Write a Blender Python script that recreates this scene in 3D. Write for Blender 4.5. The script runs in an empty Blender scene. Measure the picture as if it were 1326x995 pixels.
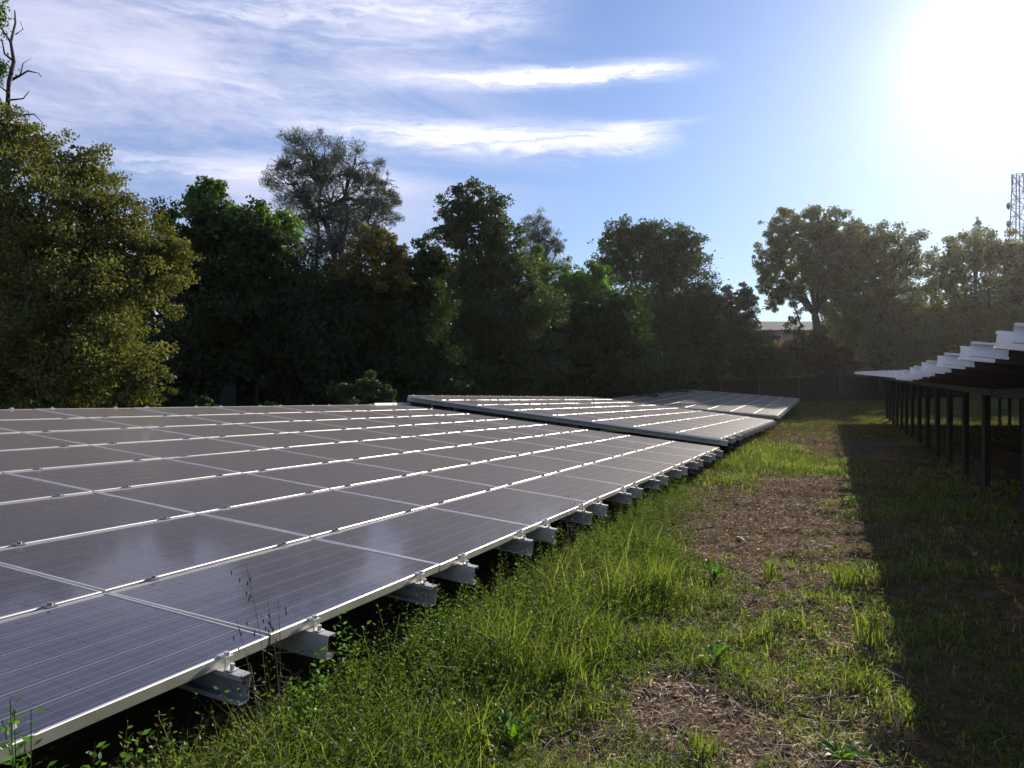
import bpy, bmesh, math, random
import numpy as np
from mathutils import Vector, Matrix

rng = np.random.default_rng(11)
random.seed(5)
S = bpy.context.scene
COL = S.collection
RAD = math.radians

# ------------------------------------------------------------------ camera
EYE = 1.6
F = 1073.0                      # focal length in photo pixels (1326 wide)
cam_d = bpy.data.cameras.new('camera')
cam_d.sensor_width = 36.0
cam_d.lens = F / 1326 * 36
cam_d.shift_y = 19.0 / 1326
cam_d.clip_start = 0.05
cam_d.clip_end = 3000
cam = bpy.data.objects.new('camera', cam_d)
COL.objects.link(cam)
cam.location = (0, 0, EYE)
cam.rotation_euler = (math.pi / 2, 0, 0)
S.camera = cam

# ------------------------------------------------------------------ sun and sky
SUN_V = Vector((0.585, 1.0, 0.425)).normalized()
SUN_EL = math.asin(SUN_V.z)
SUN_AZ = math.atan2(SUN_V.x, SUN_V.y)
sun_d = bpy.data.lights.new('sun', 'SUN')
sun_d.energy = 5.0
sun_d.angle = RAD(0.5)
sun_d.color = (1.0, 0.89, 0.74)
sun = bpy.data.objects.new('sun', sun_d)
COL.objects.link(sun)
sun.rotation_euler = SUN_V.to_track_quat('Z', 'Y').to_euler()

world = bpy.data.worlds.new('World')
S.world = world
world.use_nodes = True
wt = world.node_tree
for n in list(wt.nodes):
    wt.nodes.remove(n)


def N(t, kind, **kw):
    n = t.nodes.new(kind)
    for k, v in kw.items():
        if k == 'inp':
            for i, val in v.items():
                n.inputs[i].default_value = val
        else:
            setattr(n, k, v)
    return n


def M(t, op, a, b=None, c=None, clamp=False):
    n = t.nodes.new('ShaderNodeMath')
    n.operation = op
    n.use_clamp = clamp
    for i, v in enumerate((a, b, c)):
        if v is None:
            continue
        if isinstance(v, (int, float)):
            n.inputs[i].default_value = v
        else:
            t.links.new(v, n.inputs[i])
    return n.outputs[0]


def build_world():
    t = wt
    L = t.links.new
    out = N(t, 'ShaderNodeOutputWorld')
    bg = N(t, 'ShaderNodeBackground', inp={'Strength': 0.05})
    sky = N(t, 'ShaderNodeTexSky')
    sky.sky_type = 'NISHITA'
    sky.sun_disc = False
    sky.sun_elevation = SUN_EL
    sky.sun_rotation = SUN_AZ
    sky.air_density = 1.3
    sky.dust_density = 0.15
    sky.ozone_density = 1.5
    sky.altitude = 300
    tc = N(t, 'ShaderNodeTexCoord')
    sep = N(t, 'ShaderNodeSeparateXYZ')
    L(tc.outputs['Generated'], sep.inputs[0])
    x, y, z = sep.outputs
    az = M(t, 'MULTIPLY', M(t, 'ARCTAN2', x, y), 180 / math.pi)
    el = M(t, 'MULTIPLY', M(t, 'ARCSINE', z), 180 / math.pi)
    # direction to the sun -> aureole of the hazy air round it
    dot = N(t, 'ShaderNodeVectorMath', operation='DOT_PRODUCT')
    L(tc.outputs['Generated'], dot.inputs[0])
    dot.inputs[1].default_value = SUN_V
    ang = M(t, 'MULTIPLY', M(t, 'ARCCOSINE', M(t, 'MINIMUM', dot.outputs['Value'], 1.0)), 180 / math.pi)

    def gauss(v, s):
        q = M(t, 'DIVIDE', v, s)
        return M(t, 'EXPONENT', M(t, 'MULTIPLY', M(t, 'MULTIPLY', q, q), -1.0))
    def fall(v, s, k):
        return M(t, 'MULTIPLY', M(t, 'EXPONENT', M(t, 'DIVIDE', v, -s)), k)
    glow = M(t, 'ADD', fall(ang, 1.8, 26.0), fall(ang, 7.0, 6.0))
    # cirrus: noise on (azimuth, elevation) stretched sideways
    comb = N(t, 'ShaderNodeCombineXYZ')
    L(M(t, 'MULTIPLY', az, 0.030), comb.inputs[0])
    L(M(t, 'ADD', M(t, 'MULTIPLY', el, 0.16), M(t, 'MULTIPLY', az, 0.012)), comb.inputs[1])
    n1 = N(t, 'ShaderNodeTexNoise', inp={'Scale': 1.0, 'Detail': 7.0, 'Roughness': 0.62, 'Distortion': 0.7})
    L(comb.outputs[0], n1.inputs['Vector'])
    comb2 = N(t, 'ShaderNodeCombineXYZ')
    L(M(t, 'MULTIPLY', az, 0.22), comb2.inputs[0])
    L(M(t, 'MULTIPLY', el, 0.75), comb2.inputs[1])
    n2 = N(t, 'ShaderNodeTexNoise', inp={'Scale': 1.0, 'Detail': 6.0, 'Roughness': 0.62, 'Distortion': 1.2})
    L(comb2.outputs[0], n2.inputs['Vector'])
    wob = M(t, 'SUBTRACT', n2.outputs[0], 0.5)
    # the thin veil thins out towards the sun's side
    side = N(t, 'ShaderNodeMapRange', interpolation_type='SMOOTHSTEP', inp={'From Min': 9.0, 'From Max': -12.0})
    L(az, side.inputs[0])
    vl = N(t, 'ShaderNodeMapRange', interpolation_type='SMOOTHSTEP', inp={'From Min': 0.36, 'From Max': 0.68})
    L(n1.outputs[0], vl.inputs[0])
    veil = M(t, 'MULTIPLY', M(t, 'MULTIPLY', M(t, 'ADD', vl.outputs[0], 0.12), side.outputs[0]), 0.84)

    def streak(a0, a1, e0, tilt, th, amp, tail):
        """a soft band from azimuth a0 to a1 round elevation e0, ragged at its sun side end"""
        ac = (a0 + a1) / 2
        hw = (a1 - a0) / 2
        e = M(t, 'SUBTRACT', el, M(t, 'ADD', M(t, 'MULTIPLY', M(t, 'SUBTRACT', az, ac), tilt), e0))
        e = M(t, 'ADD', e, M(t, 'MULTIPLY', wob, th * 1.8))
        m = N(t, 'ShaderNodeMapRange', interpolation_type='SMOOTHSTEP', inp={'From Min': a0, 'From Max': a0 + hw * 1.1})
        L(az, m.inputs[0])
        m2 = N(t, 'ShaderNodeMapRange', interpolation_type='SMOOTHSTEP', inp={'From Min': a1, 'From Max': a1 - tail})
        L(M(t, 'ADD', az, M(t, 'MULTIPLY', wob, 4.0)), m2.inputs[0])
        g = gauss(e, th)
        return M(t, 'MULTIPLY', M(t, 'MULTIPLY', M(t, 'MULTIPLY', g, m.outputs[0]), m2.outputs[0]), amp)
    s = streak(-14, 15, 21.2, 0.02, 0.50, 1.35, 8)
    for a in ((-22, 12.5, 17.6, -0.03, 0.80, 1.15, 5.0), (4, 14, 18.1, 0.0, 0.28, 0.5, 6), (-34, 6, 24.5, 0.05, 1.6, 0.55, 9), (-34, -4, 14.6, 0.0, 0.8, 0.6, 8),
              (-40, -6, 20.0, 0.0, 1.3, 0.4, 10)):
        s = M(t, 'ADD', s, streak(*a))
    comb3 = N(t, 'ShaderNodeCombineXYZ')
    L(M(t, 'MULTIPLY', az, 0.16), comb3.inputs[0])
    L(M(t, 'ADD', M(t, 'MULTIPLY', el, 2.2), M(t, 'MULTIPLY', n2.outputs[0], 3.0)), comb3.inputs[1])
    n3 = N(t, 'ShaderNodeTexNoise', inp={'Scale': 1.0, 'Detail': 9.0, 'Roughness': 0.68, 'Distortion': 0.5})
    L(comb3.outputs[0], n3.inputs['Vector'])
    fib = N(t, 'ShaderNodeMapRange', interpolation_type='SMOOTHSTEP', inp={'From Min': 0.30, 'From Max': 0.66, 'To Min': 0.35, 'To Max': 1.25})
    L(n3.outputs[0], fib.inputs[0])
    tex = N(t, 'ShaderNodeMapRange', inp={'From Min': 0.25, 'From Max': 0.62, 'To Min': 0.45, 'To Max': 1.1})
    L(n2.outputs[0], tex.inputs[0])
    cl = M(t, 'ADD', veil, 0.0, clamp=True)
    st = M(t, 'MULTIPLY', M(t, 'MULTIPLY', s, tex.outputs[0]), fib.outputs[0], clamp=True)
    mix = N(t, 'ShaderNodeMixRGB', inp={'Color2': (8.4, 8.6, 11.2, 1)})
    L(cl, mix.inputs[0])
    tint = N(t, 'ShaderNodeMixRGB', blend_type='MULTIPLY', inp={'Fac': 1.0, 'Color2': (0.84, 0.98, 1.42, 1)})
    L(sky.outputs[0], tint.inputs[1])
    L(tint.outputs[0], mix.inputs[1])
    mix0, mix = mix, N(t, 'ShaderNodeMixRGB', inp={'Color2': (13.0, 12.8, 14.6, 1)})
    L(st, mix.inputs[0])
    L(mix0.outputs[0], mix.inputs[1])
    gl = N(t, 'ShaderNodeMixRGB', blend_type='ADD', inp={'Fac': 1.0})
    gc = N(t, 'ShaderNodeMixRGB', blend_type='MULTIPLY', inp={'Fac': 1.0, 'Color2': (1.0, 0.99, 0.97, 1)})
    L(glow, gc.inputs[1])
    L(mix.outputs[0], gl.inputs[1])
    L(gc.outputs[0], gl.inputs[2])
    L(gl.outputs[0], bg.inputs[0])
    L(bg.outputs[0], out.inputs[0])


build_world()
S.view_settings.view_transform = 'Standard'
S.view_settings.look = 'None'
S.view_settings.exposure = 0.82
S.view_settings.gamma = 1.0
S.render.engine = 'CYCLES'
S.cycles.use_denoising = True
S.cycles.max_bounces = 8
S.cycles.diffuse_bounces = 3
S.cycles.glossy_bounces = 3
S.cycles.transmission_bounces = 4
S.cycles.sample_clamp_indirect = 4.0


# ------------------------------------------------------------------ helpers
def at(px, py, d):
    """photo pixel + distance in front of the camera -> point in the place"""
    return Vector(((px - 663) / F * d, d, EYE + (516.5 - py) / F * d))


def sstep(a, b, v):
    q = np.clip((v - a) / (b - a), 0, 1)
    return q * q * (3 - 2 * q)


def vnoise(x, y, seed=0):
    """smooth value noise, numpy, roughly -1..1"""
    xi = np.floor(x).astype(np.int64)
    yi = np.floor(y).astype(np.int64)
    fx = x - xi
    fy = y - yi
    fx = fx * fx * (3 - 2 * fx)
    fy = fy * fy * (3 - 2 * fy)

    def h(a, b):
        v = np.sin(a * 127.1 + b * 311.7 + seed * 74.7) * 43758.5453
        return (v - np.floor(v)) * 2 - 1
    return (h(xi, yi) * (1 - fx) + h(xi + 1, yi) * fx) * (1 - fy) + (h(xi, yi + 1) * (1 - fx) + h(xi + 1, yi + 1) * fx) * fy


def terrain(x, y):
    x = np.asarray(x, float)
    y = np.asarray(y, float)
    z = 0.016 * np.clip(y - 14, 0, 20) + 0.033 * np.clip(y - 34, 0, 36)
    z = z + np.clip(0.032 * (x - 18), -0.25, 0.6) * sstep(42, 55, y)
    z = z + 0.10 * np.clip(y - 66, 0, 60) * sstep(4, 30, x)
    return z


def ground_z(x, y):
    z = terrain(x, y)
    near = 1 - sstep(25, 50, np.asarray(y, float))
    z = z + (0.035 * vnoise(np.asarray(x) * 0.9, np.asarray(y) * 0.9, 1) + 0.018 * vnoise(np.asarray(x) * 2.7, np.asarray(y) * 2.7, 2)
             + (0.011 * vnoise(np.asarray(x) * 5.3, np.asarray(y) * 5.3, 3) + 0.007 * vnoise(np.asarray(x) * 10.5, np.asarray(y) * 10.5, 4)) * (1 - sstep(11, 15, np.asarray(y, float)))) * near
    return z


def gz(x, y):
    return float(ground_z(np.array([x]), np.array([y]))[0])


def tag(o, label=None, cat=None, group=None, kind=None):
    for k, v in (('label', label), ('category', cat), ('group', group), ('kind', kind)):
        if v:
            o[k] = v
    return o


def link(name, me, mats=None, parent=None, loc=None):
    o = bpy.data.objects.new(name, me)
    COL.objects.link(o)
    if mats is not None and me is not None and not me.materials:
        for m in (mats if isinstance(mats, (list, tuple)) else [mats]):
            me.materials.append(m)
    if parent:
        o.parent = parent
    if loc is not None:
        o.location = loc
    return o


def empty(name, loc=(0, 0, 0), rz=0):
    o = bpy.data.objects.new(name, None)
    o.empty_display_size = 0.2
    COL.objects.link(o)
    o.location = loc
    o.rotation_euler = (0, 0, rz)
    return o


def np_mesh(name, verts, quads, smooth=False):
    """numpy verts (n,3) and quads (m,4) -> mesh"""
    me = bpy.data.meshes.new(name)
    v = np.ascontiguousarray(verts, dtype=np.float32)
    q = np.ascontiguousarray(quads, dtype=np.int32)
    me.vertices.add(len(v))
    me.vertices.foreach_set('co', v.ravel())
    me.loops.add(q.size)
    me.loops.foreach_set('vertex_index', q.ravel())
    me.polygons.add(len(q))
    me.polygons.foreach_set('loop_start', np.arange(0, q.size, q.shape[1], dtype=np.int32))
    if smooth:
        me.polygons.foreach_set('use_smooth', np.ones(len(q), dtype=bool))
    me.update(calc_edges=True)
    return me


class MB:
    """collects boxes, tubes and prisms; build() links them as one mesh object"""

    def __init__(self):
        self.v, self.f, self.mi = [], [], []

    def add(self, vs, fs, mi=0):
        n = len(self.v)
        self.v += [tuple(p) for p in vs]
        self.f += [tuple(i + n for i in f) for f in fs]
        self.mi += [mi] * len(fs)
        return self

    def box(self, x0, x1, y0, y1, z0, z1, mi=0):
        vs = [(x, y, z) for z in (z0, z1) for y in (y0, y1) for x in (x0, x1)]
        return self.add(vs, [(0, 2, 3, 1), (4, 5, 7, 6), (0, 1, 5, 4), (2, 6, 7, 3), (0, 4, 6, 2), (1, 3, 7, 5)], mi)

    def tube(self, pts, radii, n=6, cap=True, mi=0):
        pts = [Vector(p) for p in pts]
        if isinstance(radii, (int, float)):
            radii = [radii] * len(pts)
        vs = []
        for i, p in enumerate(pts):
            a = pts[max(i - 1, 0)]
            b = pts[min(i + 1, len(pts) - 1)]
            t = (b - a)
            if t.length < 1e-9:
                t = Vector((0, 0, 1))
            t.normalize()
            u = t.cross(Vector((0.31, 0.17, 0.9)) if abs(t.z) < 0.8 else Vector((1, 0.1, 0)))
            u.normalize()
            w = t.cross(u)
            for k in range(n):
                q = 2 * math.pi * k / n
                vs.append(p + (u * math.cos(q) + w * math.sin(q)) * radii[i])
        fs = []
        for i in range(len(pts) - 1):
            for k in range(n):
                k2 = (k + 1) % n
                fs.append((i * n + k, i * n + k2, (i + 1) * n + k2, (i + 1) * n + k))
        if cap:
            fs.append(tuple(range(n - 1, -1, -1)))
            fs.append(tuple(range((len(pts) - 1) * n, len(pts) * n)))
        return self.add(vs, fs, mi)

    def prism(self, prof, y0, y1, mi=0):
        """profile in x,z extruded along y"""
        n = len(prof)
        vs = [(p[0], y0, p[1]) for p in prof] + [(p[0], y1, p[1]) for p in prof]
        fs = [(i, (i + 1) % n, n + (i + 1) % n, n + i) for i in range(n)]
        fs += [tuple(range(n - 1, -1, -1)), tuple(range(n, 2 * n))]
        return self.add(vs, fs, mi)

    def mesh(self, name, smooth=False):
        me = bpy.data.meshes.new(name)
        me.from_pydata(self.v, [], self.f)
        if any(self.mi):
            me.polygons.foreach_set('material_index', self.mi)
        if smooth:
            me.polygons.foreach_set('use_smooth', [True] * len(self.f))
        me.update()
        return me

    def build(self, name, mats, parent=None, smooth=False, loc=None):
        return link(name, self.mesh(name, smooth), mats, parent, loc)


# ------------------------------------------------------------------ materials
def new_mat(name):
    m = bpy.data.materials.new(name)
    m.use_nodes = True
    t = m.node_tree
    for n in list(t.nodes):
        t.nodes.remove(n)
    return m, t, N(t, 'ShaderNodeOutputMaterial')


def ramp(t, fac, stops):
    r = N(t, 'ShaderNodeValToRGB')
    e = r.color_ramp.elements
    while len(e) < len(stops):
        e.new(0.5)
    for i, (p, c) in enumerate(stops):
        e[i].position = p
        e[i].color = (*c, 1)
    t.links.new(fac, r.inputs[0])
    return r.outputs[0]


def leaf_mat(name, cols, trans=0.35, rough=0.5, gloss=0.06, patch=1.3):
    """cols: dark .. light leaf colours, picked per leaf and per branch"""
    m, t, out = new_mat(name)
    L = t.links.new
    g = N(t, 'ShaderNodeNewGeometry')
    tc = N(t, 'ShaderNodeTexCoord')
    nz = N(t, 'ShaderNodeTexNoise', inp={'Scale': patch, 'Detail': 2.0})
    L(tc.outputs['Object'], nz.inputs['Vector'])
    f = M(t, 'ADD', M(t, 'MULTIPLY', g.outputs['Random Per Island'], 0.6), M(t, 'MULTIPLY', M(t, 'SUBTRACT', nz.outputs[0], 0.3), 1.0), clamp=True)
    c = ramp(t, f, [(i / (len(cols) - 1), q) for i, q in enumerate(cols)])
    d = N(t, 'ShaderNodeBsdfDiffuse')
    L(c, d.inputs[0])
    tr = N(t, 'ShaderNodeBsdfTranslucent')
    hs = N(t, 'ShaderNodeMixRGB', blend_type='MULTIPLY', inp={'Fac': 1.0, 'Color2': (1.18, 1.42, 0.60, 1)})
    L(c, hs.inputs[1])
    L(hs.outputs[0], tr.inputs[0])
    mx = N(t, 'ShaderNodeMixShader', inp={0: trans})
    L(d.outputs[0], mx.inputs[1])
    L(tr.outputs[0], mx.inputs[2])
    gs = N(t, 'ShaderNodeBsdfGlossy', inp={'Roughness': rough, 'Color': (0.9, 0.95, 1.0, 1)})
    mg = N(t, 'ShaderNodeMixShader', inp={0: gloss})
    L(mx.outputs[0], mg.inputs[1])
    L(gs.outputs[0], mg.inputs[2])
    L(mg.outputs[0], out.inputs[0])
    return m


def plain_mat(name, col, rough=0.6, metallic=0.0, var=0.15, scale=8.0, spec=0.5, bump=0.0, col2=None, stretch=(1, 1, 1)):
    m, t, out = new_mat(name)
    L = t.links.new
    p = N(t, 'ShaderNodeBsdfPrincipled', inp={'Roughness': rough, 'Metallic': metallic, 'Specular IOR Level': spec})
    tc = N(t, 'ShaderNodeTexCoord')
    mp = N(t, 'ShaderNodeMapping', inp={'Scale': stretch})
    L(tc.outputs['Object'], mp.inputs[0])
    nz = N(t, 'ShaderNodeTexNoise', inp={'Scale': scale, 'Detail': 5.0, 'Roughness': 0.6})
    L(mp.outputs[0], nz.inputs['Vector'])
    lo = tuple(v * (1 - var * 2) for v in col)
    hi = tuple(min(1, v * (1 + var)) for v in (col2 or col))
    L(ramp(t, nz.outputs[0], [(0.3, lo), (0.68, hi)]), p.inputs['Base Color'])
    rr = N(t, 'ShaderNodeMapRange', inp={'To Min': max(0, rough - 0.1), 'To Max': min(1, rough + 0.15)})
    L(nz.outputs[0], rr.inputs[0])
    L(rr.outputs[0], p.inputs['Roughness'])
    if bump:
        b = N(t, 'ShaderNodeBump', inp={'Strength': bump, 'Distance': 0.02})
        L(nz.outputs[0], b.inputs['Height'])
        L(b.outputs[0], p.inputs['Normal'])
    L(p.outputs[0], out.inputs[0])
    return m


MAT = {}
MAT['frame'] = plain_mat('anodised_aluminium', (0.66, 0.655, 0.65), rough=0.44, metallic=0.75, var=0.06, scale=3)
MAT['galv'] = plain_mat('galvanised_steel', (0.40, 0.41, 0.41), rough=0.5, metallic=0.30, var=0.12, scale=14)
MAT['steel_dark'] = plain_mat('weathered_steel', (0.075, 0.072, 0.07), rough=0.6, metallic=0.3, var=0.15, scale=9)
MAT['post'] = plain_mat('timber_post', (0.032, 0.028, 0.024), rough=0.9, var=0.2, scale=6, stretch=(6, 6, 1))
MAT['shade_beam'] = plain_mat('underpanel_shade_beam', (0.055, 0.045, 0.038), rough=0.85, var=0.2, scale=5)  # under-panel shade put into the colour of the right arrays' beams
MAT['fence'] = plain_mat('dull_fence_pipe', (0.055, 0.058, 0.055), rough=0.7, metallic=0.2, var=0.15)
MAT['bolt'] = plain_mat('clamp_metal', (0.30, 0.30, 0.31), rough=0.4, metallic=0.6, var=0.1)
MAT['white'] = plain_mat('white_plastic', (0.80, 0.80, 0.79), rough=0.45, var=0.04)
MAT['back'] = plain_mat('grey_backsheet', (0.06, 0.055, 0.055), rough=0.6, var=0.05)


def cell_material(name, base, is_cell):
    """glass fronted: rough dusty layer under a smooth clear coat"""
    m, t, out = new_mat(name)
    L = t.links.new
    p = N(t, 'ShaderNodeBsdfPrincipled', inp={'Roughness': 0.42, 'Specular IOR Level': 0.25, 'Coat Weight': 0.65, 'Coat Roughness': 0.075, 'Coat IOR': 1.27, 'Sheen Weight': 0.27, 'Sheen Roughness': 0.25, 'Sheen Tint': (1.0, 0.86, 0.70, 1)})
    tc = N(t, 'ShaderNodeTexCoord')
    oi = N(t, 'ShaderNodeObjectInfo')
    # dust film in world space blotches
    geo = N(t, 'ShaderNodeNewGeometry')
    nz = N(t, 'ShaderNodeTexNoise', inp={'Scale': 1.1, 'Detail': 5.0, 'Roughness': 0.6})
    L(geo.outputs['Position'], nz.inputs['Vector'])
    fine = N(t, 'ShaderNodeTexNoise', inp={'Scale': 55.0, 'Detail': 3.0})
    L(tc.outputs['Object'], fine.inputs['Vector'])
    if is_cell:
        sep = N(t, 'ShaderNodeSeparateXYZ')
        L(tc.outputs['Object'], sep.inputs[0])
        vor = N(t, 'ShaderNodeTexVoronoi', inp={'Scale': 45.0})
        L(tc.outputs['Object'], vor.inputs['Vector'])
        sv = N(t, 'ShaderNodeSeparateColor')
        L(vor.outputs['Color'], sv.inputs[0])
        k = M(t, 'ADD', M(t, 'MULTIPLY', geo.outputs['Random Per Island'], 0.5), M(t, 'MULTIPLY', sv.outputs[0], 0.35))
        k = M(t, 'ADD', k, M(t, 'MULTIPLY', oi.outputs['Random'], 0.35))
        c = ramp(t, k, [(0.1, (0.006, 0.010, 0.036)), (0.6, (0.009, 0.014, 0.046)), (1.0, (0.014, 0.019, 0.056))])
        # three thin silver bus bars per cell
        bb = M(t, 'ABSOLUTE', M(t, 'SUBTRACT', M(t, 'FRACT', M(t, 'MULTIPLY', M(t, 'ADD', sep.outputs[1], 10 * 0.1505 + 0.0), 3 / 0.1505)), 0.5))
        bar = M(t, 'LESS_THAN', bb, 0.012)
        mb = N(t, 'ShaderNodeMixRGB', inp={'Color2': (0.30, 0.31, 0.34, 1)})
        L(M(t, 'MULTIPLY', bar, 0.8), mb.inputs[0])
        L(c, mb.inputs[1])
        c = mb.outputs[0]
    else:
        rgb = N(t, 'ShaderNodeRGB')
        rgb.outputs[0].default_value = (*base, 1)
        c = rgb.outputs[0]
    d = N(t, 'ShaderNodeMapRange', inp={'From Min': 0.3, 'From Max': 0.7, 'To Min': 0.012, 'To Max': 0.04})
    L(nz.outputs[0], d.inputs[0])
    df = M(t, 'MULTIPLY', d.outputs[0], M(t, 'ADD', M(t, 'MULTIPLY', fine.outputs[0], 0.8), 0.6))
    mx = N(t, 'ShaderNodeMixRGB', inp={'Color2': (0.36, 0.31, 0.26, 1)})
    L(df, mx.inputs[0])
    L(c, mx.inputs[1])
    L(mx.outputs[0], p.inputs['Base Color'])
    L(p.outputs[0], out.inputs[0])
    return m


MAT['cell'] = cell_material('silicon_cell', None, True)
MAT['cellback'] = cell_material('cell_gap_backsheet', (0.50, 0.50, 0.52), False)

# ------------------------------------------------------------------ ground
NRX, NRY = 0.9318, -0.3630


def ground_material():
    m, t, out = new_mat('mulch_and_soil')
    L = t.links.new
    p = N(t, 'ShaderNodeBsdfPrincipled', inp={'Roughness': 1.0, 'Specular IOR Level': 0.0})
    geo = N(t, 'ShaderNodeNewGeometry')

    def noise(s, d=6, r=0.65):
        n = N(t, 'ShaderNodeTexNoise', inp={'Scale': s, 'Detail': d, 'Roughness': r})
        L(geo.outputs['Position'], n.inputs['Vector'])
        return n.outputs[0]
    a = noise(7.0)
    b = noise(60.0, 4)
    big = noise(0.55, 4)
    c1 = ramp(t, M(t, 'ADD', M(t, 'MULTIPLY', a, 0.5), M(t, 'MULTIPLY', b, 0.5)),
              [(0.30, (0.028, 0.018, 0.012)), (0.48, (0.11, 0.071, 0.050)), (0.60, (0.20, 0.135, 0.098)), (0.75, (0.33, 0.24, 0.18))])
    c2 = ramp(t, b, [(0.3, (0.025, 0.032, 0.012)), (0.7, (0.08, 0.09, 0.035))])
    mx = N(t, 'ShaderNodeMixRGB')
    fr = N(t, 'ShaderNodeMapRange', inp={'From Min': 0.48, 'From Max': 0.6, 'To Min': 0.1, 'To Max': 0.75})
    L(big, fr.inputs[0])
    sp = N(t, 'ShaderNodeSeparateXYZ')
    L(geo.outputs['Position'], sp.inputs[0])
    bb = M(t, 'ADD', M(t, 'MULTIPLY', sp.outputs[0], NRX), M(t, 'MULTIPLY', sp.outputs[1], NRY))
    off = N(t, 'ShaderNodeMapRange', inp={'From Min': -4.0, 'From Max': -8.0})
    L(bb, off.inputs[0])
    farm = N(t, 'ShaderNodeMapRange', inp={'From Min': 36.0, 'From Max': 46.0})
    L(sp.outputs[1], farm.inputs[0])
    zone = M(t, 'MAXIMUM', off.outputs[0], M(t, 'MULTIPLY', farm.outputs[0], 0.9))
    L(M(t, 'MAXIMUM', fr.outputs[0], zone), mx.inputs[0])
    L(c1, mx.inputs[1])
    L(c2, mx.inputs[2])
    L(mx.outputs[0], p.inputs['Base Color'])
    bp = N(t, 'ShaderNodeBump', inp={'Strength': 0.9, 'Distance': 0.03})
    L(M(t, 'ADD', a, b), bp.inputs['Height'])
    L(bp.outputs[0], p.inputs['Normal'])
    L(p.outputs[0], out.inputs[0])
    return m


def build_ground():
    xs = np.concatenate([-np.geomspace(600, 14, 26), np.arange(-13, -4, 0.5), np.arange(-4, 9, 0.085), np.arange(9, 26, 0.4), np.geomspace(26, 600, 26)])
    ys = np.concatenate([-np.geomspace(300, 4, 14), np.arange(-3, 2.5, 0.5), np.arange(2.5, 15, 0.085), np.arange(15, 40, 0.4), np.arange(40, 130, 1.5), np.geomspace(131, 1500, 20)])
    X, Y = np.meshgrid(xs, ys)
    Z = ground_z(X, Y)
    v = np.stack([X, Y, Z], -1).reshape(-1, 3)
    nx = len(xs)
    i, j = np.meshgrid(np.arange(nx - 1), np.arange(len(ys) - 1))
    a = (j * nx + i).ravel()
    q = np.stack([a, a + 1, a + nx + 1, a + nx], 1)
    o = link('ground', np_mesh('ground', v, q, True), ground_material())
    tag(o, 'mulched earth path and slope between the solar arrays', 'ground', kind='structure')


build_ground()

# ------------------------------------------------------------------ solar arrays
R0 = Vector((0.3630, 0.9318, 0)).normalized()      # along the rows
NR = Vector((0.9318, -0.3630, 0))                  # to the right of the rows
PX, PY = 1.65, 0.9575                              # panel pitch
PW, PH = 1.630, 0.936                              # panel size
FH = 0.046


def panel_meshes():
    a, b = PW / 2, PH / 2
    lip = 0.013
    lipx = 0.009
    mb = MB()
    # ring with chamfered long edges: the frame's rounded rims catch the low sun
    c = 0.0027
    vs = []
    for sy in (-1, 1):
        for pts in ([(-a, b, -FH), (a, b, -FH), (a, b, -c), (-a, b, -c), (-a, b - c, 0), (a, b - c, 0), (a - lipx, b - lip, 0), (-a + lipx, b - lip, 0), (a - lipx, b - lip, -FH), (-a + lipx, b - lip, -FH)],):
            vs += [(x, y * sy, z) for x, y, z in pts]
    fs = []
    for k in (0, 10):
        quads = [(0, 3, 2, 1), (3, 4, 5, 2), (4, 7, 6, 5), (7, 9, 8, 6), (9, 0, 1, 8)]
        fs += [tuple(i + k for i in (q if k else q[::-1])) for q in quads]
    # short ends
    fs += [(10 + 1, 10 + 2, 10 + 5, 5, 2, 1), (0, 3, 4, 14, 13, 10), (5, 15, 16, 6), (4, 7, 17, 14), (6, 16, 18, 8), (7, 9, 19, 17)]
    fs = [f[::-1] for f in fs]
    mb.add(vs, fs)
    frame = mb.mesh('solar_panel')
    frame.materials.append(MAT['frame'])
    # cell sheet: white backsheet with 60 separate cells just proud of it
    ms = MB()
    ax, by = a - lipx - 0.0005, b - lip - 0.0005
    ms.box(-ax, ax, -by, by, -0.012, -0.0050, 1)
    cs_x, cs_y = 0.1598, 0.1505
    for i in range(10):
        for j in range(6):
            cx = (i - 4.5) * cs_x
            cy = (j - 2.5) * cs_y
            hx, hy = cs_x / 2 - 0.0008, cs_y / 2 - 0.0020
            pts = [(-hx, -hy), (hx, -hy), (hx, hy), (-hx, hy)]
            ms.add([(cx + x, cy + y, -0.0040) for x, y in pts], [(0, 1, 2, 3)], 0)
    ms.box(-ax, ax, -by, by, -0.0135, -0.0125, 2)
    cells = ms.mesh('cell_sheet')
    cells.materials.append(MAT['cell'])
    cells.materials.append(MAT['cellback'])
    cells.materials.append(MAT['back'])
    return frame, cells


PANEL, CELLS = panel_meshes()


def beam_mesh(length0, length1, flip, name='beam'):
    s = -1 if flip else 1
    w, h, t_, lp = 0.060, 0.115, 0.004, 0.018
    prof = [(0, 0), (w, 0), (w, -lp), (w - t_, -lp), (w - t_, -t_), (t_, -t_), (t_, -h + t_), (w - t_, -h + t_), (w - t_, -h + lp), (w, -h + lp), (w, -h), (0, -h)]
    prof = [((x - w / 2) * s, z) for x, z in prof]
    if not flip:
        prof = prof[::-1]
    return MB().prism(prof, length0, length1).mesh(name)


def clamp_mesh():
    mb = MB()
    mb.box(-0.028, 0.028, -0.021, 0.021, 0.001, 0.006)
    mb.tube([(0, 0, 0.006), (0, 0, 0.018)], 0.011, 6)
    me = mb.mesh('clamp')
    me.materials.append(MAT['bolt'])
    return me


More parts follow.
